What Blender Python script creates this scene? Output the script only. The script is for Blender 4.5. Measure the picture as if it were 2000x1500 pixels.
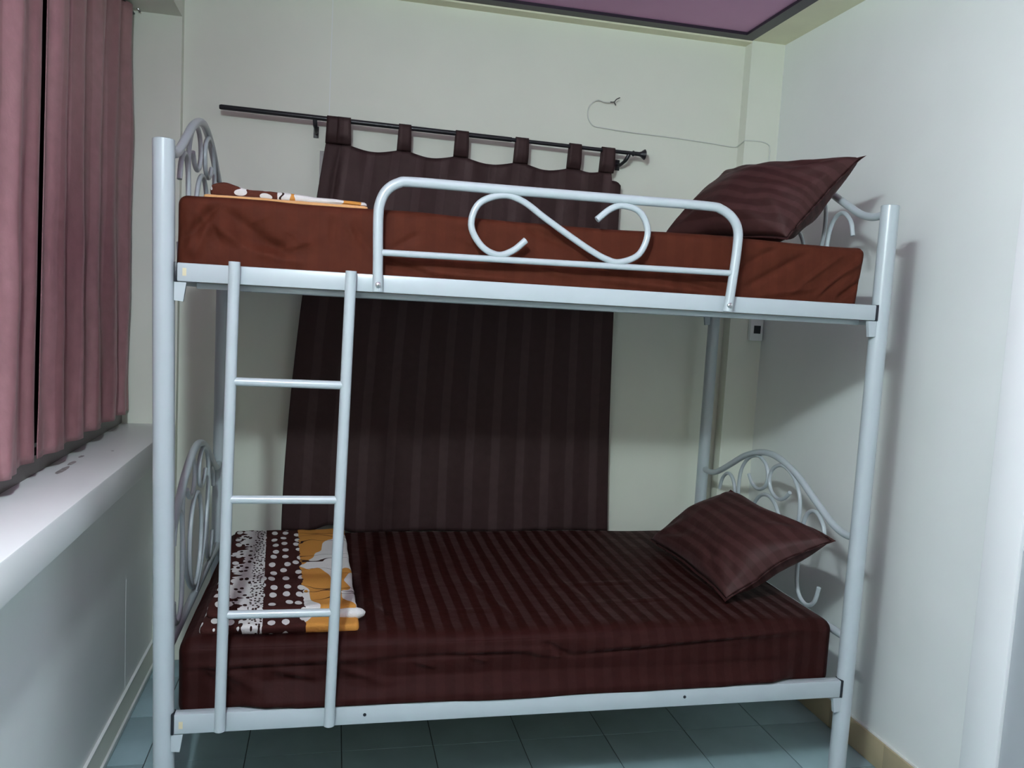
import bpy, bmesh, math, random
from mathutils import Vector, Matrix, noise
random.seed(7)
S = bpy.context.scene
COL = S.collection
for o in list(bpy.data.objects):
    bpy.data.objects.remove(o)

# ------------------------------------------------------------------ camera
def cam_rot(yaw, pitch, roll):
    cy, sy, cp, sp = math.cos(yaw), math.sin(yaw), math.cos(pitch), math.sin(pitch)
    f = Vector((sy*cp, cy*cp, -sp)); r = Vector((cy, -sy, 0)); u = r.cross(f)
    cr, sr = math.cos(roll), math.sin(roll)
    r2 = r*cr + u*sr; u2 = u*cr - r*sr
    return Matrix((r2, u2, -f)).transposed()
cd = bpy.data.cameras.new('camera'); cam = bpy.data.objects.new('camera', cd); COL.objects.link(cam)
cd.sensor_width = 36; cd.lens = 1593.14/2000*36; cd.clip_start = 0.02
cam.matrix_world = Matrix.Translation((0.4078, -2.1571, 1.4913)) @ cam_rot(0.2186, 0.0929, 0.0546).to_4x4()
S.camera = cam

# ------------------------------------------------------------------ world, lamp light, exposure
w = bpy.data.worlds.new('world'); S.world = w; w.use_nodes = True
w.node_tree.nodes['Background'].inputs[0].default_value = (0.02, 0.025, 0.03, 1)
w.node_tree.nodes['Background'].inputs[1].default_value = 1.0
LAMP = (0.15, -1.74, 2.37)
LAMP_DIR = (-0.16, 0.987, 0.0)      # axis of the fluorescent tube
LAMP_LEN = 0.42
LAMP_STRENGTH = 640.0               # the glowing tube itself (built with the lamp) lights the room
LAMP_COLOR = (0.82, 0.99, 1.04, 1)
ld = bpy.data.lights.new('lamp_light', 'POINT'); ld.shadow_soft_size = 0.045
ld.energy = 66; ld.color = (0.80, 0.96, 1.0)
lo = bpy.data.objects.new('lamp_light', ld); COL.objects.link(lo); lo.location = (LAMP[0], LAMP[1], LAMP[2]-.02)
S.view_settings.view_transform = 'Standard'; S.view_settings.look = 'None'
S.view_settings.gamma = 1; S.view_settings.use_curve_mapping = False
S.view_settings.exposure = 0.14

# ------------------------------------------------------------------ materials
def lin(c):
    return tuple((x/255/12.92 if x/255 <= .04045 else ((x/255+.055)/1.055)**2.4) for x in c) + (1,)
def mat(name, col, rough=.5, metal=0, noise_amt=0, noise_scale=8, bump=0, bump_scale=60, spec=.5, sheen=0, coat=0):
    m = bpy.data.materials.new(name); m.use_nodes = True
    nt = m.node_tree; b = nt.nodes['Principled BSDF']
    b.inputs['Roughness'].default_value = rough; b.inputs['Metallic'].default_value = metal
    b.inputs['Specular IOR Level'].default_value = spec
    b.inputs['Sheen Weight'].default_value = sheen; b.inputs['Sheen Roughness'].default_value = .4
    b.inputs['Coat Weight'].default_value = coat; b.inputs['Coat Roughness'].default_value = .15
    tc = nt.nodes.new('ShaderNodeTexCoord')
    if noise_amt:
        n = nt.nodes.new('ShaderNodeTexNoise'); n.inputs['Scale'].default_value = noise_scale; n.inputs['Detail'].default_value = 5
        nt.links.new(tc.outputs['Object'], n.inputs['Vector'])
        r = nt.nodes.new('ShaderNodeValToRGB')
        c = col
        r.color_ramp.elements[0].position = .3; r.color_ramp.elements[1].position = .7
        r.color_ramp.elements[0].color = tuple(max(0, x*(1-noise_amt)) for x in c[:3])+(1,)
        r.color_ramp.elements[1].color = tuple(min(1, x*(1+noise_amt)) for x in c[:3])+(1,)
        nt.links.new(n.outputs['Fac'], r.inputs['Fac']); nt.links.new(r.outputs['Color'], b.inputs['Base Color'])
    else:
        b.inputs['Base Color'].default_value = col
    if bump:
        n2 = nt.nodes.new('ShaderNodeTexNoise'); n2.inputs['Scale'].default_value = bump_scale; n2.inputs['Detail'].default_value = 6
        nt.links.new(tc.outputs['Object'], n2.inputs['Vector'])
        bp = nt.nodes.new('ShaderNodeBump'); bp.inputs['Strength'].default_value = bump; bp.inputs['Distance'].default_value = .01
        nt.links.new(n2.outputs['Fac'], bp.inputs['Height']); nt.links.new(bp.outputs['Normal'], b.inputs['Normal'])
    return m

def stripe_fabric(name, dark, light, pitch, duty=.45, axis='X', rough_d=.42, rough_l=.6, sheen=.15, distort=.004, spec=.35, soft=.04, sheen_l=.2, tint=(1, 1, 1, 1)):
    """satin fabric with woven stripes across one object axis"""
    m = bpy.data.materials.new(name); m.use_nodes = True
    nt = m.node_tree; N = nt.nodes; L = nt.links; b = N['Principled BSDF']
    geo = N.new('ShaderNodeNewGeometry'); sep = N.new('ShaderNodeSeparateXYZ'); L.new(geo.outputs['Position'], sep.inputs[0])
    ns = N.new('ShaderNodeTexNoise'); ns.inputs['Scale'].default_value = 5; L.new(geo.outputs['Position'], ns.inputs['Vector'])
    def M(op, a, c, clamp=False):
        n = N.new('ShaderNodeMath'); n.operation = op; n.use_clamp = clamp
        for i, v in enumerate((a, c)):
            if v is None: continue
            if isinstance(v, (int, float)): n.inputs[i].default_value = v
            else: L.new(v, n.inputs[i])
        return n.outputs[0]
    if axis == 'UV':
        uv = N.new('ShaderNodeUVMap'); s2 = N.new('ShaderNodeSeparateXYZ'); L.new(uv.outputs[0], s2.inputs[0]); base = s2.outputs['X']
    else:
        base = sep.outputs[axis]
    x = M('ADD', base, M('MULTIPLY', M('SUBTRACT', ns.outputs['Fac'], .5), distort*2))
    t = M('PINGPONG', M('MULTIPLY', x, 2/pitch), 1.0)
    fac = M('ADD', M('MULTIPLY', M('SUBTRACT', t, 1-duty), 1/(2*soft)), .5, True)
    mix = N.new('ShaderNodeMix'); mix.data_type = 'RGBA'
    mix.inputs[6].default_value = dark; mix.inputs[7].default_value = light
    L.new(fac, mix.inputs[0])
    fine = N.new('ShaderNodeTexNoise'); fine.inputs['Scale'].default_value = 30; fine.inputs['Detail'].default_value = 4
    L.new(geo.outputs['Position'], fine.inputs['Vector'])
    mul = N.new('ShaderNodeMix'); mul.data_type = 'RGBA'; mul.blend_type = 'MULTIPLY'; mul.inputs[0].default_value = .35
    L.new(mix.outputs[2], mul.inputs[6]); L.new(fine.outputs['Fac'], mul.inputs[7])
    L.new(mul.outputs[2], b.inputs['Base Color'])
    rr = M('ADD', M('MULTIPLY', fac, rough_l-rough_d), rough_d); L.new(rr, b.inputs['Roughness'])
    L.new(M('ADD', M('MULTIPLY', fac, sheen_l-sheen), sheen), b.inputs['Sheen Weight']); b.inputs['Sheen Roughness'].default_value = .35; b.inputs['Sheen Tint'].default_value = (1, .72, .72, 1)
    b.inputs['Specular IOR Level'].default_value = spec; b.inputs['Specular Tint'].default_value = tint
    n2 = N.new('ShaderNodeTexNoise'); n2.inputs['Scale'].default_value = 18; n2.inputs['Detail'].default_value = 4
    L.new(geo.outputs['Position'], n2.inputs['Vector'])
    bp = N.new('ShaderNodeBump'); bp.inputs['Strength'].default_value = .25; bp.inputs['Distance'].default_value = .012
    L.new(n2.outputs['Fac'], bp.inputs['Height']); L.new(bp.outputs['Normal'], b.inputs['Normal'])
    return m

M_wall = mat('painted_wall', (.755, .775, .675, 1), .55, noise_amt=.03, noise_scale=2.5, bump=.05, bump_scale=35)
M_wallr = mat('pale_painted_wall', (.80, .825, .80, 1), .5, noise_amt=.03, noise_scale=2.2, bump=.08, bump_scale=18)
M_sillp = mat('white_paint', (.80, .82, .80, 1), .45, noise_amt=.02, noise_scale=4, bump=.04, bump_scale=30)
M_soffit = mat('cream_paint', (.82, .80, .60, 1), .6, noise_amt=.03, spec=.2)
M_ceil = mat('mauve_ceiling', (.60, .335, .51, 1), .6, noise_amt=.03, noise_scale=3, spec=.08)
M_ctrim = mat('dark_purple_trim', (.022, .014, .028, 1), .4)
M_tile = mat('grey_tile', (.29, .405, .43, 1), .5, noise_amt=.10, noise_scale=6, bump=.02, spec=.12)
M_grout = mat('dark_grout', (.06, .075, .075, 1), .8)
M_btile = mat('beige_skirting_tile', (.42, .35, .22, 1), .35, noise_amt=.08, noise_scale=9)
M_metal = mat('white_enamel', (.43, .485, .505, 1), .32, spec=.5, coat=.25, noise_amt=.015, noise_scale=20)
M_black = mat('black_plastic', (.012, .014, .02, 1), .4)
M_bolt = mat('zinc_bolt', (.55, .56, .57, 1), .3, metal=1)
M_rod = mat('black_rod', (.014, .014, .018, 1), .38)
M_rust = mat('tape_stain', (.62, .55, .36, 1), .6)
M_alu = mat('grey_window_frame', (.17, .15, .145, 1), .45, metal=.3)
M_glass = mat('night_window_glass', (.01, .012, .016, 1), .08)
M_ply = mat('plywood', (.38, .27, .16, 1), .7, noise_amt=.15)
M_cable = mat('white_cable', (.66, .68, .62, 1), .5)
M_copper = mat('bare_wire', (.05, .045, .04, 1), .5)
M_door = mat('white_door', (.96, .97, .97, 1), .22, noise_amt=.01)
M_doorg = mat('grey_door', (.42, .45, .47, 1), .4, noise_amt=.02)
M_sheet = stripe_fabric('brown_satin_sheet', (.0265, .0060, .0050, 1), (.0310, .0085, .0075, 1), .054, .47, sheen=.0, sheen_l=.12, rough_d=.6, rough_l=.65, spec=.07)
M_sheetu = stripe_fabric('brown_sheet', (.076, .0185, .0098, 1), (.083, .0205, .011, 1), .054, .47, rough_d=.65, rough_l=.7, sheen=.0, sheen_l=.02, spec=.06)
M_pillow = stripe_fabric('brown_pillowcase', (.043, .014, .013, 1), (.060, .022, .021, 1), .05, .47, axis='UV', rough_d=.6, rough_l=.65, spec=.2, sheen=.02, sheen_l=.08)
M_curt = stripe_fabric('plum_curtain', (.038, .0195, .0195, 1), (.056, .0325, .0325, 1), .097, .33, axis='UV', rough_d=.60, rough_l=.56, sheen=.0, sheen_l=.0, spec=.32, tint=(1, .75, .74, 1))
M_wcurt = stripe_fabric('satin_curtain_painted_sheen', (.33, .150, .163, 1), (.41, .200, .216, 1), .16, .45, axis='UV', rough_d=.42, rough_l=.46, sheen=.1, sheen_l=.15, spec=.8)  # dark brown satin; its sheen is painted in as a lighter, pinker base

# ------------------------------------------------------------------ object helpers
ORG = {}
def worg(o):
    return ORG[o.name] if o is not None else Vector((0, 0, 0))
def tag(o, label=None, cat=None, group=None, kind=None):
    if label: o['label'] = label
    if cat: o['category'] = cat
    if group: o['group'] = group
    if kind: o['kind'] = kind
    return o
def thing(name, label, cat, loc, group=None):
    o = bpy.data.objects.new(name, None); COL.objects.link(o); o.empty_display_size = .05
    o.location = loc; ORG[o.name] = Vector(loc)
    return tag(o, label, cat, group)
def link(name, me, m, parent=None, origin=(0, 0, 0)):
    o = bpy.data.objects.new(name, me); COL.objects.link(o)
    if m is not None and not me.materials: me.materials.append(m)
    if parent is not None: o.parent = parent
    o.location = Vector(origin) - worg(parent); ORG[o.name] = Vector(origin)
    return o
def build(name, verts, faces, m, parent=None, smooth=True, uvs=None, origin=None, auto=None):
    verts = [Vector(v) for v in verts]
    if origin is None:
        lo_ = [min(v[i] for v in verts) for i in range(3)]; hi = [max(v[i] for v in verts) for i in range(3)]
        origin = Vector(((lo_[0]+hi[0])/2, (lo_[1]+hi[1])/2, lo_[2]))
    origin = Vector(origin)
    me = bpy.data.meshes.new(name)
    me.from_pydata([v-origin for v in verts], [], faces); me.update()
    if smooth: me.polygons.foreach_set('use_smooth', [True]*len(me.polygons))
    if uvs is not None:
        l = me.uv_layers.new(name='UVMap')
        for lp in me.loops: l.data[lp.index].uv = uvs[lp.vertex_index]
    if auto: me.set_sharp_from_angle(angle=math.radians(auto))
    return link(name, me, m, parent, origin)

class MB:
    def __init__(s): s.v = []; s.f = []
    def add(s, v, f):
        n = len(s.v); s.v += [Vector(x) for x in v]; s.f += [tuple(i+n for i in q) for q in f]; return s
    def box(s, x0, x1, y0, y1, z0, z1, bev=0, rot=None):
        bm = bmesh.new(); bmesh.ops.create_cube(bm, size=1)
        for v in bm.verts:
            v.co = Vector((x0+(x1-x0)*(v.co.x+.5), y0+(y1-y0)*(v.co.y+.5), z0+(z1-z0)*(v.co.z+.5)))
        if bev: bmesh.ops.bevel(bm, geom=list(bm.edges), offset=bev, segments=2, profile=.5, affect='EDGES')
        bm.verts.index_update()
        s.add([v.co.copy() for v in bm.verts], [[v.index for v in f.verts] for f in bm.faces]); bm.free(); return s
    def tube(s, pts, r, seg=14, closed=False, cap=True):
        pts = [Vector(p) for p in pts]; n = len(pts)
        rr = r if isinstance(r, (list, tuple)) else [r]*n
        tan = []
        for i in range(n):
            a = pts[(i-1) % n] if (closed or i > 0) else pts[i]; b = pts[(i+1) % n] if (closed or i < n-1) else pts[i]
            tan.append((b-a).normalized())
        ref = Vector((0, 0, 1)) if abs(tan[0].z) < .9 else Vector((1, 0, 0))
        nrm = (ref - tan[0]*ref.dot(tan[0])).normalized()
        V = []; F = []
        for i in range(n):
            nrm = (nrm - tan[i]*nrm.dot(tan[i])).normalized(); bi = tan[i].cross(nrm)
            for k in range(seg):
                a = 2*math.pi*k/seg
                V.append(pts[i] + (nrm*math.cos(a)+bi*math.sin(a))*rr[i])
        m = n if closed else n-1
        for i in range(m):
            j = (i+1) % n
            for k in range(seg):
                k2 = (k+1) % seg
                F.append((i*seg+k, i*seg+k2, j*seg+k2, j*seg+k))
        if cap and not closed:
            F.append(tuple(range(seg-1, -1, -1))); F.append(tuple((n-1)*seg+k for k in range(seg)))
        return s.add(V, F)
    def out(s, name, m, parent=None, smooth=True, auto=40, origin=None):
        return build(name, s.v, s.f, m, parent, smooth, origin=origin, auto=auto)

def spline(P, n=8, closed=False):
    P = [Vector(p) for p in P]; out = []; N = len(P)
    rng = range(N) if closed else range(N-1)
    for i in rng:
        p1, p2 = P[i], P[(i+1) % N]
        p0 = P[i-1] if (closed or i > 0) else p1*2-p2
        p3 = P[(i+2) % N] if (closed or i < N-2) else p2*2-p1
        for k in range(n):
            t = k/n
            out.append(.5*((2*p1)+(p2-p0)*t+(2*p0-5*p1+4*p2-p3)*t*t+(3*p1-p0-3*p2+p3)*t**3))
    if not closed: out.append(P[-1])
    return out
def sbox(name, m, b, kind='structure', parent=None, bev=0, label=None):
    o = MB().box(*b, bev=bev).out(name, m, parent, smooth=bool(bev))
    if parent is None: o['kind'] = kind
    if label: o['label'] = label
    return o

# ------------------------------------------------------------------ the room
XL, XR, YB, YF, ZC = -.253, 2.273, 1.2273, -3.3, 2.695
XS, YR = -.178, 1.185
fl = sbox('floor', M_grout, (-.45, 2.45, YF-.1, 1.4, -.15, -.0025), label='grey tiled floor under the bunk bed')
# floor tiles 0.3047 m
T = .3047
tm = MB().box(-T/2+.0015, T/2-.0015, -T/2+.0015, T/2-.0015, -.010, 0, bev=.0012)
tme = bpy.data.meshes.new('tile'); tme.from_pydata(tm.v, [], tm.f); tme.update(); tme.materials.append(M_tile)
def cut_tile(x0, x1, y0, y1):
    return MB().box(x0+.0015, x1-.0015, y0+.0015, y1-.0015, -.010, 0, bev=.0012).out('tile', M_tile, fl, smooth=False)
x0 = 1.09 - 5*T; y0 = .16 - 12*T
i = 0
while x0+i*T < XR:
    j = 0
    while y0+j*T < YB:
        a0, a1 = max(x0+i*T, XL), min(x0+(i+1)*T, XR); b0, b1 = max(y0+j*T, YF), min(y0+(j+1)*T, YB)
        if a1-a0 > .02 and b1-b0 > .02:
            if a1-a0 > T-.001 and b1-b0 > T-.001:
                link('tile', tme, None, fl, ((a0+a1)/2, (b0+b1)/2, 0))
            else: cut_tile(a0, a1, b0, b1)
        j += 1
    i += 1
wb = sbox('wall_back', M_wall, (-.45, 2.45, YB, YB+.12, 0, 2.80), label='cream painted back wall behind the bed')
MB().box(.3622, .3652, YB-.0008, YB+.001, 0, 2.676).out('panel_seam', M_wallr, wb, smooth=False)
wr = sbox('wall_right', M_wallr, (XR, XR+.12, YF, YB, 0, 2.80), label='pale painted wall at the right')
wl = sbox('wall_left', M_wallr, (-.45, XL, YF, YR, 0, .88), label='painted wall below the window sill')
MB().box(XL-.001, XL+.0008, .752, .7545, .115, .50).out('panel_seam', M_sillp, wl, smooth=False)
MB().box(-.45, XL, YF, -1.15, .88, 2.80).out('wall_section', M_wall, wl, smooth=False)
sbox('wall_left_pillar', M_wall, (-.45, XS, YR, YB, 0, 2.80), label='narrow corner pillar between window and back wall')
sbox('wall_left_beam', M_wall, (-.45, XS, -1.15, YR, 2.50, 2.80), label='beam above the left window')
sill = sbox('trim_1', M_sillp, (-.405, XS, -1.15, YR, .88, .972), bev=.006, label='thick white window sill below the satin curtain')
# smudges of dirt on the sill
M_dirt = mat('dirt_smudge', (.30, .27, .26, 1), .8, noise_amt=.4, noise_scale=60)
for (sx, sy, a, bb) in ((-.318, .30, .05, .008), (-.322, .40, .028, .007), (-.325, .50, .016, .006), (-.262, .60, .004, .004)):
    n = 14
    vs = [(sx+bb*math.cos(2*math.pi*k/n)*(1+.3*random.random()), sy+a*math.sin(2*math.pi*k/n)*(1+.3*random.random()), .9725) for k in range(n)]
    build('dirt_smudge', vs, [tuple(range(n))], M_dirt, sill, smooth=False)
sbox('wall_right_column', M_wall, (2.117, XR, 1.167, YB, 0, 2.80), label='square corner column in the right back corner')
M_bouncecut = mat('bounce_cutting_brown', (.20, .14, .10, 1), .6, noise_amt=.2, noise_scale=3)  # invented dark finish for the unseen front wall, cuts bounce light
sbox('wall_front', M_bouncecut, (-.45, 2.45, YF-.12, YF, 0, 2.80))
ce = sbox('ceiling', M_ceil, (XS, 2.117, YF, 1.167, ZC, ZC+.1), label='mauve painted ceiling panel')
sbox('trim_2', M_soffit, (XS, 2.117, 1.167, YB, 2.676, 2.80), label='cream strip between ceiling and back wall')
sbox('trim_3', M_soffit, (2.117, XR, YF, 1.167, 2.684, 2.80), label='cream strip between ceiling and right wall')
sbox('trim_4', M_ctrim, (XS, 2.117, 1.112, 1.167, 2.683, ZC), label='dark purple border strip along the back of the ceiling')
sbox('trim_5', M_ctrim, (2.062, 2.117, YF, 1.112, 2.683, ZC), label='dark purple border strip along the right of the ceiling')
# skirting, right: beige tiles
bb = sbox('baseboard_right', M_sillp, (XR-.004, XR, -.20, 1.167, 0, .104), label='beige tile skirting along the right wall')
y = .118 - T
while y < 1.167:
    a0, a1 = max(y, -.20), min(y+T, 1.167)
    if a1-a0 > .02: MB().box(XR-.013, XR-.004, a0+.001, a1-.001, .001, .098, bev=.001).out('tile', M_btile, bb, smooth=False)
    y += T
bl = sbox('baseboard_left', M_wall, (XL, XL+.008, YF, YR, 0, .108), label='painted skirting along the left wall')
MB().box(XL, XL+.0095, YF, YR, .1075, .1095).out('edge_line', M_sillp, bl, smooth=False)
MB().box(XL+.006, XL+.016, YF, YR, 0, .022, bev=.003).out('foot_strip', M_sillp, bl, smooth=False)
# window in the left wall
wi = sbox('window_1', M_alu, (-.405, -.372, -1.15, YR, .972, 1.022), label='grey window frame behind the satin curtains')
MB().box(-.405, -.372, -1.15, YR, 2.44, 2.50).out('frame_rail', M_alu, wi, smooth=False)
for yy in (-1.15, .0, YR-.05): MB().box(-.405, -.372, yy, yy+.05, 1.022, 2.44).out('frame_stile', M_alu, wi, smooth=False)
for a0, a1 in ((-1.10, .0), (.05, YR-.05)): MB().box(-.398, -.392, a0, a1, 1.022, 2.44).out('pane', M_glass, wi, smooth=False)
# window behind the back curtain
w2 = MB().box(.333, .36, YB-.012, YB, .95, 2.065).out('window_2', M_alu, None, smooth=False)
tag(w2, 'dark window frame hidden behind the plum curtain', kind='structure')
MB().box(1.48, 1.52, YB-.012, YB, .95, 2.07).out('frame_stile', M_alu, w2, smooth=False)
MB().box(.36, 1.48, YB-.012, YB, 2.03, 2.07).out('frame_rail', M_alu, w2, smooth=False)
MB().box(.36, 1.48, YB-.012, YB, .95, .99).out('frame_rail', M_alu, w2, smooth=False)
MB().box(.36, 1.48, YB-.006, YB, .99, 2.03).out('pane', M_glass, w2, smooth=False)
# door at the right edge
d1 = MB().box(XR-.018, XR+.002, -.333, -.207, 0, 2.08, bev=.003).out('door_1', M_door, None)
tag(d1, 'white door casing at the right edge of the view', kind='structure')
MB().box(XR-.018, XR+.002, -1.25, -.333, 2.0, 2.08, bev=.003).out('casing_head', M_door, d1)
MB().box(XR-.018, XR+.002, -1.376, -1.25, 0, 2.08, bev=.003).out('casing', M_door, d1)
MB().box(XR-.006, XR+.002, -1.25, -.333, .01, 2.0).out('door_leaf', M_doorg, d1, smooth=False)

# lamp on the ceiling in front of the bed
lamp = thing('ceiling_lamp', 'white fluorescent batten lamp hung below the ceiling in front of the bed', 'lamp', (LAMP[0], LAMP[1], ZC))
lc, ldv = Vector(LAMP), Vector(LAMP_DIR)
def along(t, z): return lc + ldv*t + Vector((0, 0, z))
bm_ = MB().box(-LAMP_LEN/2-.04, LAMP_LEN/2+.04, -.022, .022, .05, .095, bev=.005)
rz = Matrix.Rotation(math.atan2(ldv.y, ldv.x), 3, 'Z')
bm_.v = [lc + rz @ v for v in bm_.v]
bm_.out('lamp_body', M_door, lamp)
for t in (-.15, .15):
    MB().tube([along(t, .09), along(t, ZC-LAMP[2])], .006, 10).out('hanger', M_door, lamp)
for t in (-1, 1):
    MB().tube([along(t*(LAMP_LEN/2+.004), 0), along(t*(LAMP_LEN/2+.026), 0)], .019, 16).out('lamp_holder', M_door, lamp)
M_em = bpy.data.materials.new('lamp_tube_glow'); M_em.use_nodes = True
M_em.node_tree.nodes['Principled BSDF'].inputs['Emission Color'].default_value = LAMP_COLOR
M_em.node_tree.nodes['Principled BSDF'].inputs['Emission Strength'].default_value = LAMP_STRENGTH
MB().tube([along(-LAMP_LEN/2, 0), along(0, 0), along(LAMP_LEN/2, 0)], .016, 12).out('lamp_tube', M_em, lamp)

# ------------------------------------------------------------------ bunk bed
BL, BD, BH = 2.0, 1.087, 1.8495
bed = thing('bunk_bed', 'white tubular steel bunk bed with scrolled ends, ladder and guard rail', 'bunk bed', (1.0, .54, 0))
def post(pts, r=.026):
    m = MB().tube(pts, r, 24)
    p = m.out('post', M_metal, bed)
    t = Vector(pts[-1])
    MB().tube([t+Vector((0, 0, -.004)), t+Vector((0, 0, .002)), t+Vector((0, 0, .004))], [r-.001, r-.001, r-.006], 24).out('post_cap', M_metal, p)
    b0 = Vector(pts[0])
    MB().tube([b0, b0+Vector((0, 0, .02))], r+.002, 24).out('foot_cap', M_black, p)
    return p
post([(.0175, 0, 0), (-.008, 0, BH)])
post([(BL, 0, 0), (BL, 0, BH)])
post([(0, BD, 0), (0, BD, BH)], .0255)
post([(BL, BD, 0), (BL, BD, BH)], .0245)

ZUT, ZUB, ZLT, ZLB = 1.5575, 1.5120, .4020, .3490
def rail(z0, z1, y0, y1, xa, xb, front, holes=()):
    r = MB().box(xa, xb, y0, y1, z0, z1, bev=.003).out('side_rail', M_metal, bed)
    for x_, s in ((xa, -1), (xb, 1)):
        MB().box(min(x_, x_+s*.007), max(x_, x_+s*.007), y0-.001, y1+.001, z0-.001, z1+.001, bev=.001).out('end_cap', M_black, r)
        # stepped bracket welded to the post
        e = x_ + s*.006
        c = .022
        prof = [(e+s*c*.0, z0-.002), (e-s*.028, z0-.002), (e-s*.021, z0-.049), (e, z0-.047)]
        V = [(px, y0+.002, pz) for px, pz in prof] + [(px, y0+.014, pz) for px, pz in prof]
        F = [(0, 1, 2, 3), (7, 6, 5, 4), (0, 4, 5, 1), (1, 5, 6, 2), (2, 6, 7, 3), (3, 7, 4, 0)]
        if s > 0: F = [tuple(reversed(f)) for f in F]
        build('bracket', V, F, M_metal, r, smooth=False)
    for hx, hz in holes:
        MB().tube([(hx, y0-.0015, hz), (hx, y0+.002, hz)], .0045, 12).out('bolt_hole', M_black, r)
    return r
ru = rail(ZUB, ZUT, -.020, .010, .030, 1.972, True)
rlw = rail(ZLB, ZLT, -.020, .010, .040, 1.974, True, holes=((.525, .376), (1.455, .378)))
rail(ZUB, ZUT, BD-.010, BD+.018, .030, 1.972, False)
rail(ZLB, ZLT, BD-.010, BD+.018, .030, 1.974, False)
# stickers of old tape at the left rail ends
for r_, z_ in ((ru, 1.536), (rlw, .374)):
    MB().box(.043 if r_ is ru else .052, .052 if r_ is ru else .062, -.0206, -.0195, z_-.010, z_+.009).out('tape_mark', M_rust, r_, smooth=False)
# ledges that carry the decks, below the rails
MB().box(.070, 1.943, .016, .040, 1.4965, 1.5115, bev=.002).out('deck_ledge', M_metal, bed)
MB().box(.070, 1.943, BD-.040, BD-.016, 1.4965, 1.5115, bev=.002).out('deck_ledge', M_metal, bed)
MB().box(.070, 1.943, .016, .040, .343, .352, bev=.002).out('deck_ledge', M_metal, bed)
MB().box(.070, 1.943, BD-.040, BD-.016, .343, .352, bev=.002).out('deck_ledge', M_metal, bed)
for z_ in (1.5115, .352):
    for k in range(6):
        xs = .075 + k*.3115
        MB().box(xs, xs+.300, .014, BD-.014, z_, z_+.012).out('deck_board', M_ply, bed, smooth=False)

# scrolled ends
def mirror(P): return [(BD-a, b) for a, b in P]
ARCH = [(.020, .842), (.075, .841), (.13, .853), (.19, .880), (.26, .916), (.35, .962), (.45, .995), (BD/2, 1.007)]
ARCH = ARCH + [(BD-a, b) for a, b in reversed(ARCH[:-1])]
CSC = [(.1685, .791), (.186, .838), (.228, .868), (.270, .858), (.297, .815), (.306, .74), (.309, .67), (.306, .605), (.283, .562), (.238, .547), (.196, .572), (.177, .628)]
BSC = [(.389, .898), (.424, .868), (.468, .858), (.512, .876), (.531, .917), (.510, .960), (.4527, .982), (.385, .963), (.335, .915), (.319, .85), (.332, .76), (.385, .66), (.47, .575), (.56, .533)]
OVL = [(BD/2+.115*math.sin(t), .702+.150*math.cos(t)) for t in [2*math.pi*k/20 for k in range(20)]]
def end_frame(X, dz, nm, ztop):
    def P3(P, dx=0): return [(X+dx, a, b+dz) for a, b in P]
    h = MB().tube(spline(P3(ARCH), 6), .0118, 14).out(nm, M_metal, bed)
    MB().tube([(X, .02, .525+dz), (X, BD-.02, .525+dz)], .0125, 14).out('cross_bar', M_metal, h)
    for fl_ in (False, True):
        MB().tube(spline(P3(mirror(CSC) if fl_ else CSC), 5), .0070, 10).out('scroll', M_metal, h)
        MB().tube(spline(P3(mirror(BSC) if fl_ else BSC, .004 if fl_ else -.004), 5), .0070, 10).out('scroll', M_metal, h)
    MB().tube(spline(P3(OVL), 3, True), .0070, 10, closed=True).out('oval_loop', M_metal, h)
end_frame(0, 0, 'footboard', 0); end_frame(0, .990, 'footboard', 0)
end_frame(BL, 0, 'headboard', 0); end_frame(BL, .985, 'headboard', 0)

# guard rail on the upper bunk
GY = -.032
gp = [(.515, GY, 1.514), (.5125, GY, 1.60), (.5095, GY, 1.700), (.513, GY, 1.738), (.528, GY, 1.770), (.556, GY, 1.790), (.595, GY, 1.796), (.80, GY, 1.7965),
      (1.20, GY, 1.799), (1.405, GY, 1.8000), (1.447, GY, 1.794), (1.480, GY, 1.775), (1.500, GY, 1.745), (1.5035, GY, 1.700), (1.497, GY, 1.60), (1.489, GY, 1.514)]
g = MB().tube(spline(gp, 6), .0130, 16).out('guard_rail', M_metal, bed)
MB().tube([(.512, GY, 1.6135), (1.497, GY, 1.6215)], .0085, 12).out('cross_bar', M_metal, g)
SC = [(.8959, 1.6707), (.8627, 1.6415), (.822, 1.6275), (.7769, 1.649), (.7484, 1.70), (.7672, 1.7569), (.829, 1.7825), (.8831, 1.7705), (.9413, 1.7345), (1.0075, 1.6949),
      (1.0747, 1.6572), (1.1198, 1.6370), (1.16, 1.6305), (1.2143, 1.6556), (1.2353, 1.7154), (1.2105, 1.7670), (1.1609, 1.7820), (1.1252, 1.7704), (1.0881, 1.7389)]
MB().tube(spline([(a, GY, b) for a, b in SC], 6), .0088, 12).out('scroll', M_metal, g)
for a, b in ((.834, 1.785), (1.161, 1.786), (.822, 1.618), (1.155, 1.620)):
    MB().tube([(a, GY, b-.006), (a, GY, b+.006)], .0045, 8).out('weld', M_metal, g)
for x_ in (.5150, 1.4893):
    MB().tube([(x_, GY-.010, 1.531), (x_, GY-.0155, 1.531), (x_, GY-.018, 1.531)], [.0075, .0075, .004], 12).out('bolt', M_bolt, g)

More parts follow.
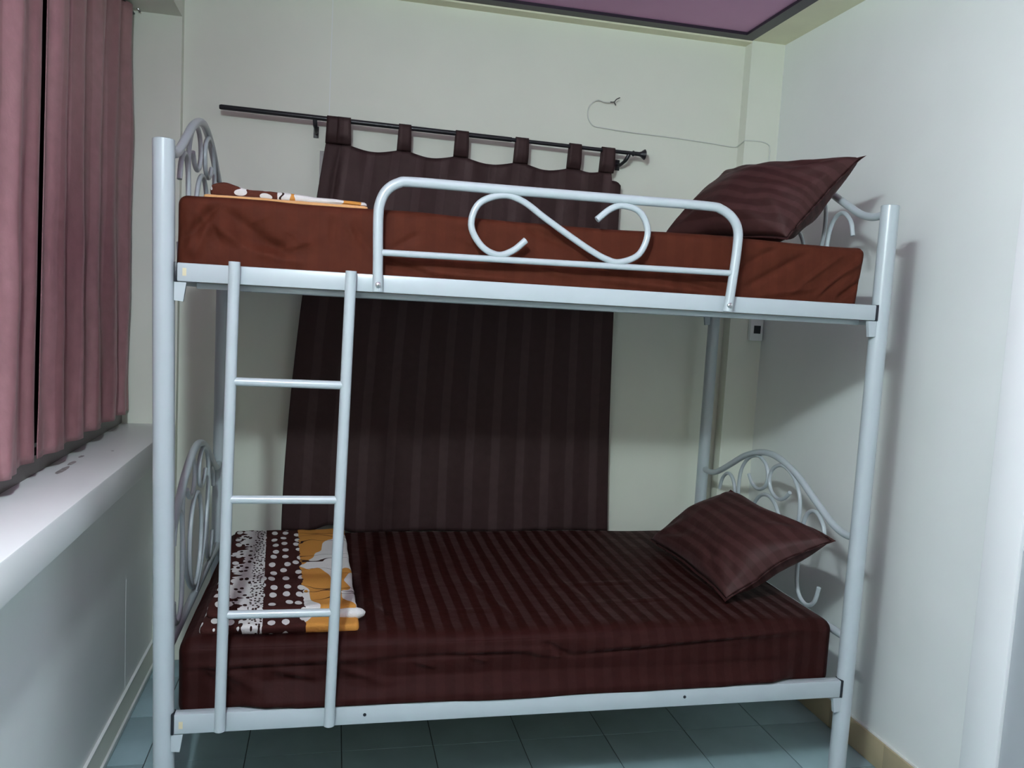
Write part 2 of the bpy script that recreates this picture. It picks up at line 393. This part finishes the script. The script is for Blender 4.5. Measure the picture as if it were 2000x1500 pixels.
# ladder
LY = -.035
ls = MB()
ls.tube([(.1655, LY, 1.567), (.160, LY, .97), (.1545, LY, .362)], .0140, 18)
ls.tube([(.4470, LY, 1.562), (.4395, LY, .97), (.4315, LY, .360)], .0140, 18)
lad = ls.out('ladder', M_metal, bed)
for zz in (1.2705, .9710, .6700):
    t = (1.567-zz)/1.205
    MB().tube([(.1655-.011*t, LY, zz+.001), (.4470-.0155*t, LY, zz)], .0108, 14).out('rung', M_metal, lad)
for x_, z_ in ((.1545, .362), (.4315, .360)):
    MB().tube([(x_, LY, z_-.003), (x_, LY, z_), (x_, LY, z_+.006)], [.009, .0145, .0145], 18).out('stile_cap', M_metal, lad)

# ------------------------------------------------------------------ soft goods
def ngrid(x0, x1, y0, y1, z0, z1, r, nx, ny, nz, disp):
    """rounded box surface as a dense welded grid"""
    bm = bmesh.new(); idx = {}
    def pt(i, j, k):
        key = (i, j, k)
        if key not in idx: idx[key] = bm.verts.new((i/nx, j/ny, k/nz))
        return idx[key]
    for k, flip in ((0, True), (nz, False)):
        for i in range(nx):
            for j in range(ny):
                q = [pt(i, j, k), pt(i+1, j, k), pt(i+1, j+1, k), pt(i, j+1, k)]
                bm.faces.new(q[::-1] if flip else q)
    for j, flip in ((0, False), (ny, True)):
        for i in range(nx):
            for k in range(nz):
                q = [pt(i, j, k), pt(i+1, j, k), pt(i+1, j, k+1), pt(i, j, k+1)]
                bm.faces.new(q[::-1] if flip else q)
    for i, flip in ((0, True), (nx, False)):
        for j in range(ny):
            for k in range(nz):
                q = [pt(i, j, k), pt(i, j+1, k), pt(i, j+1, k+1), pt(i, j, k+1)]
                bm.faces.new(q[::-1] if flip else q)
    bm.verts.index_update()
    V = []
    for v in bm.verts:
        p = Vector((x0+(x1-x0)*v.co.x, y0+(y1-y0)*v.co.y, z0+(z1-z0)*v.co.z))
        c = Vector((min(max(p.x, x0+r), x1-r), min(max(p.y, y0+r), y1-r), min(max(p.z, z0+r), z1-r)))
        d = p-c
        n = d.normalized() if d.length > 1e-6 else Vector((0, 0, 1))
        q = c+n*r
        V.append(disp(q, n))
    F = [[v.index for v in f.verts] for f in bm.faces]
    bm.free()
    return V, F
def seg_d(px, pz, a, b):
    ax, az = a; bx, bz = b; dx, dz = bx-ax, bz-az; L2 = dx*dx+dz*dz
    t = max(0, min(1, ((px-ax)*dx+(pz-az)*dz)/L2)); qx, qz = ax+dx*t, az+dz*t
    s = ((px-ax)*dz-(pz-az)*dx)/math.sqrt(L2)
    e = min(t, 1-t); fade = min(1, e*4+.15)
    return math.hypot(px-qx, pz-qz), s, fade
def creases(px, pz, L):
    h = 0
    for a, b, wd, amp in L:
        d, s, fd = seg_d(px, pz, a, b)
        if d < wd*4: h += amp*fd*math.exp(-(d/wd)**2)
    return h
UC = [((.03, 1.60), (.12, 1.71), .010, -.006), ((.06, 1.565), (.10, 1.66), .008, .005), ((.12, 1.70), (.30, 1.585), .016, -.006), ((.22, 1.585), (.36, 1.64), .008, .003), ((1.70, 1.575), (1.86, 1.70), .007, .004), ((1.30, 1.60), (1.50, 1.565), .012, -.006), ((.55, 1.63), (.62, 1.67), .006, -.003), ((.95, 1.60), (1.06, 1.58), .008, .004), ((.04, 1.70), (.20, 1.60), .012, .006), ((.20, 1.60), (.33, 1.575), .012, .004), ((.08, 1.705), (.13, 1.60), .010, -.005), ((.05, 1.69), (.06, 1.57), .012, .005),
      ((.28, 1.66), (.34, 1.62), .006, .003), ((.45, 1.68), (.50, 1.61), .007, -.003), ((.50, 1.60), (.66, 1.565), .010, -.006), ((.62, 1.575), (.90, 1.566), .010, .006),
      ((.40, 1.705), (.40, 1.62), .006, -.003), ((.43, 1.69), (.46, 1.63), .006, .003), ((.90, 1.71), (1.05, 1.66), .012, -.005), ((1.05, 1.66), (1.16, 1.60), .010, -.004), ((1.10, 1.585), (1.45, 1.566), .010, .006),
      ((1.55, 1.58), (1.76, 1.70), .011, -.005), ((1.50, 1.62), (1.66, 1.71), .009, -.004), ((1.80, 1.575), (1.90, 1.66), .008, -.006), ((1.78, 1.565), (1.93, 1.69), .009, .006), ((1.86, 1.565), (1.94, 1.63), .008, -.006),
      ((1.60, 1.568), (1.80, 1.60), .010, .004), ((.70, 1.68), (.78, 1.65), .006, .002), ((.19, 1.66), (.24, 1.69), .006, .003), ((.15, 1.63), (.30, 1.60), .018, -.006)]
def dispU(p, n):
    nz = noise.noise(p*3.1)*.006 + noise.noise(p*9)*.002
    q = p + n*nz
    if n.y < -.3: q.y -= creases(p.x, p.z, UC) * min(1, -n.y)*1.9
    if n.z > .5: q.z += .006*noise.noise(Vector((p.x*1.3, p.y*1.8, 3)))
    # slightly domed top and slack right end
    if p.x > 1.7: q.x += (p.z-1.64)*.10*(p.x-1.7)/.24
    return q
V, F = ngrid(.022, 1.938, .008, 1.065, 1.5240, 1.7260, .024, 260, 60, 34, dispU)
# keep the sheet behind the rail lip
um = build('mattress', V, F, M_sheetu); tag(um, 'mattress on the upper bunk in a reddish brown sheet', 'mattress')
LC = [((.05, .505), (.45, .510), .006, -.003), ((.05, .517), (.60, .528), .012, .005), ((.55, .520), (.98, .522), .006, -.004), ((.75, .536), (1.08, .528), .010, .005), ((.98, .522), (1.08, .508), .005, .004), ((1.08, .508), (1.70, .543), .006, -.005), ((1.15, .53), (1.85, .560), .014, .006), ((1.2, .47), (1.9, .49), .03, .004),
      ((.12, .53), (.26, .44), .014, .006), ((.10, .50), (.18, .43), .010, -.006), ((.27, .51), (.50, .43), .014, .006), ((.30, .48), (.62, .42), .012, -.005), ((.45, .50), (.60, .45), .010, .004),
      ((.66, .51), (.72, .49), .006, .005), ((.55, .43), (.9, .412), .012, .006), ((.9, .415), (1.7, .42), .012, .005), ((1.02, .55), (1.10, .51), .008, -.006), ((.80, .525), (.86, .50), .006, .004)]
LT = [((.62, .05), (.52, .35), .012, .006), ((.52, .35), (.50, .6), .012, .004), ((.74, .18), (.95, .20), .006, .004), ((1.05, .40), (1.60, .43), .006, .004), ((1.15, .22), (1.66, .25), .006, .004), ((.98, .04), (.86, .50), .010, .005), ((.86, .5), (.84, .9), .010, .004), ((1.25, .15), (1.10, .9), .010, .003), ((.7, .42), (1.0, .43), .005, .003)]
def dispL(p, n):
    nz = noise.noise(p*2.7+Vector((4, 0, 0)))*.006 + noise.noise(p*8)*.002
    q = p + n*nz
    if n.y < -.3:
        q.y -= creases(p.x, p.z, LC)*min(1, -n.y)*1.9
        mid = math.sin(max(0, min(1, (p.x-.1)/1.8))*math.pi)
        q.y -= .012*mid*max(0, (p.z-.40)/.17)
        # the hem hangs a little over the rail in the middle
        lip = .404 - .013*mid*(.8+.3*noise.noise(Vector((p.x*4, 0, 9))))
        k = max(0, min(1, (p.z-lip)/.006)) * max(0, min(1, (mid-.12)*6))
        k *= max(0, min(1, (.47-p.z)/.05))
        q.y = q.y*(1-k) + min(q.y, -.0235-.002*noise.noise(p*9))*k
    if n.z > .5:
        q.z += creases(p.x, p.y, LT) - .012*math.exp(-((p.y-.5)/.35)**2) + .006*noise.noise(Vector((p.x*1.7, p.y*2, 8)))
    return q
V, F = ngrid(.042, 1.962, .010, 1.060, .3645, .584, .040, 260, 70, 44, dispL)
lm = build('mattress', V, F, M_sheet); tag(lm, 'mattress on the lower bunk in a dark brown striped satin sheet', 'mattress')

def pillow(name, A, B, C, D, th, label, seed, sag=.16, wr=1.0):
    """A front-bottom, B front-top, C rear-top, D rear-bottom corner; u along A->D, v along A->B"""
    A, B, C, D = map(Vector, (A, B, C, D))
    nrm = ((D-A).cross(B-A)).normalized()
    n = 44; V = []; F = []; UV = []
    def surf(u, v, side):
        uu, vv = 2*u-1, 2*v-1
        # concave sides between pinched corners
        pu = uu*(1-sag*(1-vv*vv)*uu*uu*.5); pv = vv*(1-sag*(1-uu*uu)*vv*vv*.5)
        s, t = (pu+1)/2, (pv+1)/2
        base = A*(1-s)*(1-t)+D*s*(1-t)+C*s*t+B*(1-s)*t
        mu, mv = min(1, abs(uu)*1.045), min(1, abs(vv)*1.055)
        e = max(0, (1-mu*mu))*max(0, (1-mv*mv))
        prof = e**.40
        base = base + Vector((noise.noise(Vector((u*2.2+seed, v*2.2, 5))), noise.noise(Vector((u*2.2, v*2.2+seed, 8))), noise.noise(Vector((u*2.6+seed, v*2.6, 12)))))*.022*wr
        ns = noise.noise(Vector((u*3+seed, v*3, side)))*.12 + noise.noise(Vector((u*9+seed, v*7, side*3)))*.05*wr
        # radial wrinkles from the corners
        for cu, cv in ((-1, -1), (-1, 1), (1, 1), (1, -1)):
            dx, dy = uu-cu, vv-cv; rad = math.hypot(dx, dy)
            ang = math.atan2(abs(dy), abs(dx))
            ns += .09*wr*math.sin(ang*11+seed)*math.exp(-((rad-.55)/.3)**2)
        return base + nrm*(side*th*.5*prof*(1+ns))
    for side in (1, -1):
        off = len(V)
        for i in range(n+1):
            for j in range(n+1):
                u = .5-.5*math.cos(math.pi*i/n)*(.92+.08*abs(math.cos(math.pi*i/n))); v = .5-.5*math.cos(math.pi*j/n)*(.92+.08*abs(math.cos(math.pi*j/n)))
                V.append(surf(u, v, side)); UV.append((v*.42, u*.62))
        for i in range(n):
            for j in range(n):
                q = (off+i*(n+1)+j, off+(i+1)*(n+1)+j, off+(i+1)*(n+1)+j+1, off+i*(n+1)+j+1)
                F.append(q if side > 0 else q[::-1])
    o = build(name, V, F, M_pillow, uvs=UV)
    bm = bmesh.new(); bm.from_mesh(o.data); bmesh.ops.remove_doubles(bm, verts=bm.verts, dist=.0004); bm.to_mesh(o.data); bm.free()
    return tag(o, label, 'pillow')
pillow('pillow', (1.745, .12, 1.742), (1.985, .12, 2.000), (1.84, .70, 2.03), (1.54, .64, 1.76), .225, 'dark brown pillow propped against the headboard of the upper bunk', 3.0)
pillow('pillow', (1.655, .155, .597), (1.955, .045, .828), (1.935, .69, .850), (1.66, .84, .600), .18, 'dark brown striped pillow propped against the headboard of the lower bunk', 11.0)

# ------------------------------------------------------------------ folded blankets
def blanket_mat(name, b1, b2, b3, dot_scale, dot_r, skew=0.0, brown=(.042, .013, .011, 1)):
    """fleece print: brown with white dots, lace band, orange with white patches (UV in metres)"""
    m = bpy.data.materials.new(name); m.use_nodes = True
    nt = m.node_tree; N = nt.nodes; L = nt.links; b = N['Principled BSDF']
    uv = N.new('ShaderNodeUVMap'); sp = N.new('ShaderNodeSeparateXYZ'); L.new(uv.outputs[0], sp.inputs[0])
    def Mt(op, a, c=None, d=None, clamp=False):
        n = N.new('ShaderNodeMath'); n.operation = op; n.use_clamp = clamp
        for i, v in enumerate((a, c, d)):
            if v is None: continue
            if isinstance(v, (int, float)): n.inputs[i].default_value = v
            else: L.new(v, n.inputs[i])
        return n.outputs[0]
    def mix(f, a, c):
        n = N.new('ShaderNodeMix'); n.data_type = 'RGBA'
        L.new(f, n.inputs[0])
        for i, v in ((6, a), (7, c)):
            if isinstance(v, tuple): n.inputs[i].default_value = v
            else: L.new(v, n.inputs[i])
        return n.outputs[2]
    u0, v = sp.outputs['X'], sp.outputs['Y']
    u = Mt('ADD', u0, Mt('MULTIPLY', v, skew))
    def vec(su, sv, ou=0):
        c = N.new('ShaderNodeCombineXYZ'); L.new(Mt('ADD', Mt('MULTIPLY', u, su), ou), c.inputs[0]); L.new(Mt('MULTIPLY', v, sv), c.inputs[1]); return c.outputs[0]
    def vor(su, sv, rnd, ou=0):
        n = N.new('ShaderNodeTexVoronoi'); n.inputs['Scale'].default_value = 1; n.inputs['Randomness'].default_value = rnd
        n.voronoi_dimensions = '2D'; L.new(vec(su, sv, ou), n.inputs['Vector']); return n.outputs['Distance']
    def noi(su, sv, det=2, ou=0):
        n = N.new('ShaderNodeTexNoise'); n.inputs['Scale'].default_value = 1; n.inputs['Detail'].default_value = det
        n.noise_dimensions = '2D'; L.new(vec(su, sv, ou), n.inputs['Vector']); return n.outputs['Fac']
    white = (.62, .60, .58, 1); orange = (.50, .225, .050, 1); dk = (.03, .012, .01, 1)
    wob = Mt('MULTIPLY', Mt('SUBTRACT', noi(3, 24, 1), .5), .13)
    dots = Mt('LESS_THAN', vor(dot_scale[0], dot_scale[1], .42), dot_r)
    base = mix(dots, brown, white)
    # lace band with dark holes that get finer to the right
    holes_a = Mt('LESS_THAN', vor(36, 22, .9, 3.3), .22)
    holes_b = Mt('LESS_THAN', vor(90, 55, .8, 1.7), .30)
    fine = Mt('GREATER_THAN', u, (b1+b2)/2+.004)
    lace = mix(fine, mix(holes_a, white, dk), mix(holes_b, white, dk))
    inl = Mt('MULTIPLY', Mt('GREATER_THAN', Mt('ADD', u, wob), b1), Mt('LESS_THAN', u, b2))
    base = mix(inl, base, lace)
    # orange band
    patch = Mt('GREATER_THAN', Mt('ADD', noi(7, 3.2, 2, 5.2), Mt('MULTIPLY', Mt('SUBTRACT', u, b3), .9)), .62)
    stroke = Mt('LESS_THAN', Mt('ABSOLUTE', Mt('SUBTRACT', noi(3, 9, 1, 9.1), .5)), .007)
    org = mix(stroke, mix(patch, orange, white), dk)
    base = mix(Mt('GREATER_THAN', Mt('ADD', u, Mt('MULTIPLY', wob, .15)), b3), base, org)
    L.new(base, b.inputs['Base Color']); b.inputs['Roughness'].default_value = .95; b.inputs['Specular IOR Level'].default_value = .1
    n3 = N.new('ShaderNodeTexNoise'); n3.inputs['Scale'].default_value = 260; tc = N.new('ShaderNodeTexCoord'); L.new(tc.outputs['Object'], n3.inputs['Vector'])
    bp = N.new('ShaderNodeBump'); bp.inputs['Strength'].default_value = .4; bp.inputs['Distance'].default_value = .003
    L.new(n3.outputs['Fac'], bp.inputs['Height']); L.new(bp.outputs['Normal'], b.inputs['Normal'])
    return m
def slab(name, Q, z0, z1, m, parent, seed, r=.012, uoff=0, voff=0, amp=.003, ridge=None, nx=50, ny=70, zk=.6):
    """rounded soft slab on the quad Q = front-left, front-right, back-right, back-left"""
    Q = [Vector((a, b_, 0)) for a, b_ in Q]
    w_ = (Q[1]-Q[0]).length; d_ = (Q[3]-Q[0]).length
    def disp(p, n):
        s, t = p.x/w_, p.y/d_
        q = Q[0]*(1-s)*(1-t)+Q[1]*s*(1-t)+Q[2]*s*t+Q[3]*(1-s)*t
        e = amp*(noise.noise(Vector((s*5+seed, t*6, 0)))+.5*noise.noise(Vector((s*13+seed, t*13, 2))))
        zz = p.z + e*max(0, n.z)*1.6 + (ridge(s, t) if ridge and n.z > -.2 else 0)
        return Vector((q.x+e*.8*n.x + .004*noise.noise(Vector((t*7, seed, 1)))*abs(n.x), q.y+e*n.y+.006*noise.noise(Vector((s*6, seed, 4)))*abs(n.y), zz))
    rr = min(r, (z1-z0)*.49)
    V, F = ngrid(0, w_, 0, d_, z0, z1, rr, nx, ny, 6, disp)
    UV = [(v.x+uoff, v.y+voff-(v.z-z0)*zk) for v in V]
    return build(name, V, F, m, parent, uvs=UV)
MBL = blanket_mat('printed_fleece', .165, .250, .362, (26, 14), .27, skew=.065)
lb = thing('folded_blanket', 'folded fleece blanket on the lower bunk, brown with white dots and orange end', 'blanket', (.29, .5, .575))
slab('fold_layer', [(.085, .060), (.505, .055), (.475, .92), (.085, .90)], .574, .600, MBL, lb, 2.0, uoff=0)
slab('fold_layer', [(.095, .120), (.500, .115), (.475, .955), (.080, .930)], .598, .620, MBL, lb, 6.0, uoff=0, ridge=lambda s, t: .012*math.exp(-((t-.02)/.05)**2)*s)
M_wf = mat('white_fleece', (.70, .69, .68, 1), .9, bump=.3, bump_scale=250, sheen=.3)
MB().tube(spline([(.425, .122, .604), (.455, .119, .606), (.490, .118, .607), (.512, .124, .605), (.521, .135, .603)], 6), [.004+.013*math.sin(math.pi*min(1, k/22+.02))**.6 for k in range(25)], 12).out('rolled_corner', M_wf, lb)
MBU = blanket_mat('printed_fleece_reverse', .9, .95, .262, (13.5, 24), .215, brown=(.085, .026, .017, 1))
ub = thing('folded_blanket', 'folded fleece blanket on the upper bunk, dotted roll over an orange layer', 'blanket', (.28, .4, 1.724))
M_of = mat('orange_fleece', (.62, .33, .13, 1), .9, bump=.3, bump_scale=250, sheen=.3, noise_amt=.08)
slab('fold_layer', [(.072, .085), (.488, .085), (.470, .72), (.080, .70)], 1.7270, 1.7400, M_of, ub, 4.0, amp=.0015)
slab('fold_layer', [(.085, .105), (.486, .100), (.470, .70), (.090, .68)], 1.7380, 1.7570, MBU, ub, 9.0, r=.012, voff=.038, uoff=.012, amp=.002, zk=1.0,
     ridge=lambda s, t: .018*math.exp(-((s-.08)/.10)**2)+.005*math.exp(-((s-.32)/.14)**2)-.006*max(0,(s-.55))/.45)

# ------------------------------------------------------------------ back curtain on its rod
RY = 1.147
def rodz(x): return 2.1800 + (x+.034)/(1.64+.034)*(2.1600-2.1800)
rod = thing('curtain_rod', 'thin black curtain rod on the back wall with a trumpet end', 'curtain rod', (.80, YB, 2.16))
MB().tube([(-.036, RY, rodz(-.036)), (-.030, RY, rodz(-.03)), (1.085, RY, rodz(1.085))], [.0075, .0098, .0098], 14).out('outer_tube', M_rod, rod)
MB().tube([(1.08, RY, rodz(1.08)), (1.625, RY, rodz(1.625))], .0080, 14).out('inner_tube', M_rod, rod)
fz = rodz(1.64)
MB().tube([(1.600, RY, fz), (1.606, RY, fz), (1.612, RY, fz), (1.632, RY, fz), (1.640, RY, fz), (1.648, RY, fz), (1.656, RY, fz), (1.659, RY, fz)],
          [.008, .0125, .009, .009, .011, .017, .022, .019], 16).out('finial', M_rod, rod)
for bx, lean in ((.312, .004), (1.588, -.022)):
    bz = rodz(bx)
    b_ = MB().tube(spline([(bx, RY, bz-.006), (bx+lean*.5, RY+.010, bz-.030), (bx+lean, RY+.045, bz-.045), (bx+lean, YB-.002, bz-.040)], 4), [.0085]*5+[.007]*8, 10).out('bracket', M_rod, rod)
    MB().box(bx+lean-.010, bx+lean+.010, YB-.004, YB, bz-.062, bz-.018, bev=.001).out('bracket_plate', M_rod, b_, smooth=False)

cur = thing('curtain', 'plum brown tab-top curtain hanging on the black rod behind the bed', 'curtain', (.93, 1.16, .55))
TABS = [(.357, .405, 0), (.398, .4475, .006), (.632, .680, 0), (.857, .909, 0), (1.102, 1.155, 0), (1.328, 1.379, 0), (1.468, 1.524, 0)]
tabc = [(a+b_)/2 for a, b_, _ in TABS]
def top_z(x):
    base = rodz(x)-.083
    # distance-based sag between neighbouring tabs
    for (a0, a1, _), (c0, c1, _) in zip(TABS[:-1], TABS[1:]):
        if a1 <= x <= c0:
            t = (x-a1)/max(1e-4, c0-a1); return base - .016*min(1, (c0-a1)/.18)*math.sin(math.pi*t)**.8 - .004
    if x > 1.524: return base - .035 - .02*((x-1.524)/.045)**3
    return base
nx, nz = 240, 90
V = []; UV = []; F = []
for i in range(nx+1):
    s = i/nx
    xt = .357 + s*(1.566-.357)
    zt = top_z(xt); zb = .542 + .004*math.sin(s*math.pi*5+1)
    if .07 < s < .21: zb += .030*math.sin((s-.07)/.14*math.pi)**2
    for j in range(nz+1):
        t = j/nz
        z = zt+(zb-zt)*t
        h = (2.10-z)/1.55
        xl = .357 - .128*(1-(1-min(1, max(0, h)))**1.7)
        xr = 1.566 + .046*h**2
        x = xl+s*(xr-xl)
        amp = .0045*(1-.5*h)
        fold = amp*math.sin(s*2*math.pi*5.5+.6+.5*h) + .0012*math.sin(s*2*math.pi*13+h*2)
        fold += -.016*math.exp(-((s-.045-.01*h)/.012)**2)*max(0, 1-h*2.2)*-1
        tab = min(abs(xt-c) for c in tabc)
        fold *= min(1, .25+t*6)
        fold += .003*noise.noise(Vector((x*6, z*3, 1)))
        # pinch wrinkles under the tabs
        fold += .004*math.exp(-(t/.05)**2)*math.cos(tab*60)
        y_ = RY + .012 + fold + .012*h
        if s > .955: y_ += .006*(s-.955)/.045
        V.append((x, y_, z)); UV.append((x if False else xt, z))
for i in range(nx):
    for j in range(nz):
        a = i*(nz+1)+j; F.append((a, a+1, a+nz+2, a+nz+1))
cp = build('curtain_panel', V, F, M_curt, cur, uvs=UV)
sm = cp.modifiers.new('thick', 'SOLIDIFY'); sm.thickness = .002; sm.offset = 0
# hem seam line
pts = [(.235+s*(1.60-.235), RY+.012, .642) for s in ()]
for a0, a1, dz in TABS:
    V = []; F = []; UV = []
    zr0 = rodz((a0+a1)/2)
    path = [(RY+.009, -.088), (RY-.006, -.060), (RY-.0112, -.020), (RY-.0125, -.004), (RY-.009, .008), (RY, .0125), (RY+.009, .008), (RY+.0125, -.004), (RY+.014, -.03), (RY+.016, -.088)]
    path = [(p.x, p.y) for p in [Vector(q) for q in spline([(a, b_, 0) for a, b_ in path], 4)]]
    for k, (py, pz) in enumerate(path):
        for m_ in range(5):
            q = m_/4; spread = .004*max(0, (-pz)/.088)
            x = a0-spread+(a1-a0+2*spread)*q
            V.append((x, py-(.003 if dz else 0)+.0012*math.sin(q*math.pi), rodz(x)+pz)); UV.append((x, pz))
    for k in range(len(path)-1):
        for m_ in range(4):
            a = k*5+m_; F.append((a, a+1, a+6, a+5))
    tb = build('tab', V, F, M_curt, cur, uvs=UV)
    md = tb.modifiers.new('thick', 'SOLIDIFY'); md.thickness = .002; md.offset = 0

# ------------------------------------------------------------------ satin curtains at the left window, rosy sheen put into their colour
def wcurtain(ya, yb, yab, ybb, label, seed, nf):
    nx, nz = int((yb-ya)*170), 60
    V = []; F = []; UV = []
    zt, zb = 2.492, 1.0235
    for i in range(nx+1):
        s = i/nx
        for j in range(nz+1):
            t = j/nz; z = zt+(zb-zt)*t
            y = (ya+(yb-ya)*s)*(1-t)+(yab+(ybb-yab)*s)*t
            ph = s*nf*2*math.pi + seed + 1.8*noise.noise(Vector((s*4+seed, t*1.3, 0))) + .25*math.sin(t*5+s*9)
            f = .015*math.sin(ph) + .0035*math.sin(2.1*ph+1+2*t) + .0025*noise.noise(Vector((s*nf*4, t*9, seed+3))) + .006*noise.noise(Vector((s*nf*1.3, t*5, seed)))
            ed = min(1, min(s, 1-s)*(yb-ya)/.05); f = f*ed - .004*(1-ed)
            if t > .9: f += .004*math.sin(ph*3)*(t-.9)/.1
            V.append((-.345+f*.9, y, z)); UV.append((s*(yb-ya)*1.35, z))
    for i in range(nx):
        for j in range(nz):
            a = i*(nz+1)+j; F.append((a, a+nz+1, a+nz+2, a+1))
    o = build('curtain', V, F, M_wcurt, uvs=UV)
    md = o.modifiers.new('thick', 'SOLIDIFY'); md.thickness = .002; md.offset = 0
    return tag(o, label, 'curtain')
wcurtain(-1.10, .248, -1.10, .160, 'satin curtain panel with painted rosy sheen at the far left edge, left of the dark gap', 1.0, 6)
wcurtain(.286, 1.165, .198, 1.165, 'satin curtain panel with painted rosy sheen hanging beside the bed, right of the dark gap', 4.2, 5)
wr_ = thing('curtain_wire', 'dark curtain wire with hook at the top of the left window', 'curtain rod', (-.34, 1.18, 2.46))
MB().tube([(-.352, -1.14, 2.490), (-.345, YR, 2.490)], .004, 8).out('wire', M_rod, wr_)
MB().tube(spline([(-.335, YR-.004, 2.535), (-.335, YR-.02, 2.515), (-.325, YR-.03, 2.500), (-.318, YR-.022, 2.492)], 5), .004, 8).out('hook', M_bolt, wr_)

# ------------------------------------------------------------------ small wall things
CY = YB-.0045
cb = [(1.5256, CY-.012, 2.375), (1.490, CY-.012, 2.372), (1.462, CY-.008, 2.378), (1.440, CY-.004, 2.368), (1.424, CY, 2.345), (1.421, CY, 2.315), (1.430, CY, 2.290), (1.452, CY, 2.272),
      (1.50, CY, 2.268), (1.62, CY, 2.262), (1.83, CY, 2.258), (1.98, CY, 2.252), (2.075, CY, 2.246), (2.107, CY, 2.248)]
wire = MB().tube(spline(cb, 6), .0028, 8).out('cable', M_cable)
tag(wire, 'thin white cable looped on the wall above the curtain rod', 'cable')
MB().tube(spline([(2.107, CY, 2.248), (2.1135, YB-.012, 2.252), (2.1135, 1.170, 2.262), (2.124, 1.1635, 2.266), (2.19, 1.1635, 2.268), (2.228, 1.1635, 2.258), (2.236, 1.1635, 2.235), (2.237, 1.1635, 2.15), (2.235, 1.1635, 1.502)], 6), .0028, 8).out('cable_run', M_cable, wire)
MB().tube(spline([(1.512, CY-.014, 2.374), (1.526, CY-.022, 2.374), (1.534, CY-.026, 2.384), (1.548, CY-.03, 2.392)], 4), .0022, 6).out('bare_end', M_copper, wire)
MB().tube(spline([(1.526, CY-.022, 2.374), (1.530, CY-.024, 2.366), (1.533, CY-.025, 2.360)], 4), .0022, 6).out('bare_end', M_copper, wire)
sw = MB().box(2.203, 2.264, 1.140, 1.1665, 1.405, 1.500, bev=.004).out('wall_socket', M_sillp)
tag(sw, 'small white surface socket box on the corner column, under the upper rail', 'socket')
MB().box(2.2185, 2.2505, 1.1385, 1.1405, 1.437, 1.472).out('socket_face', M_black, sw, smooth=False)
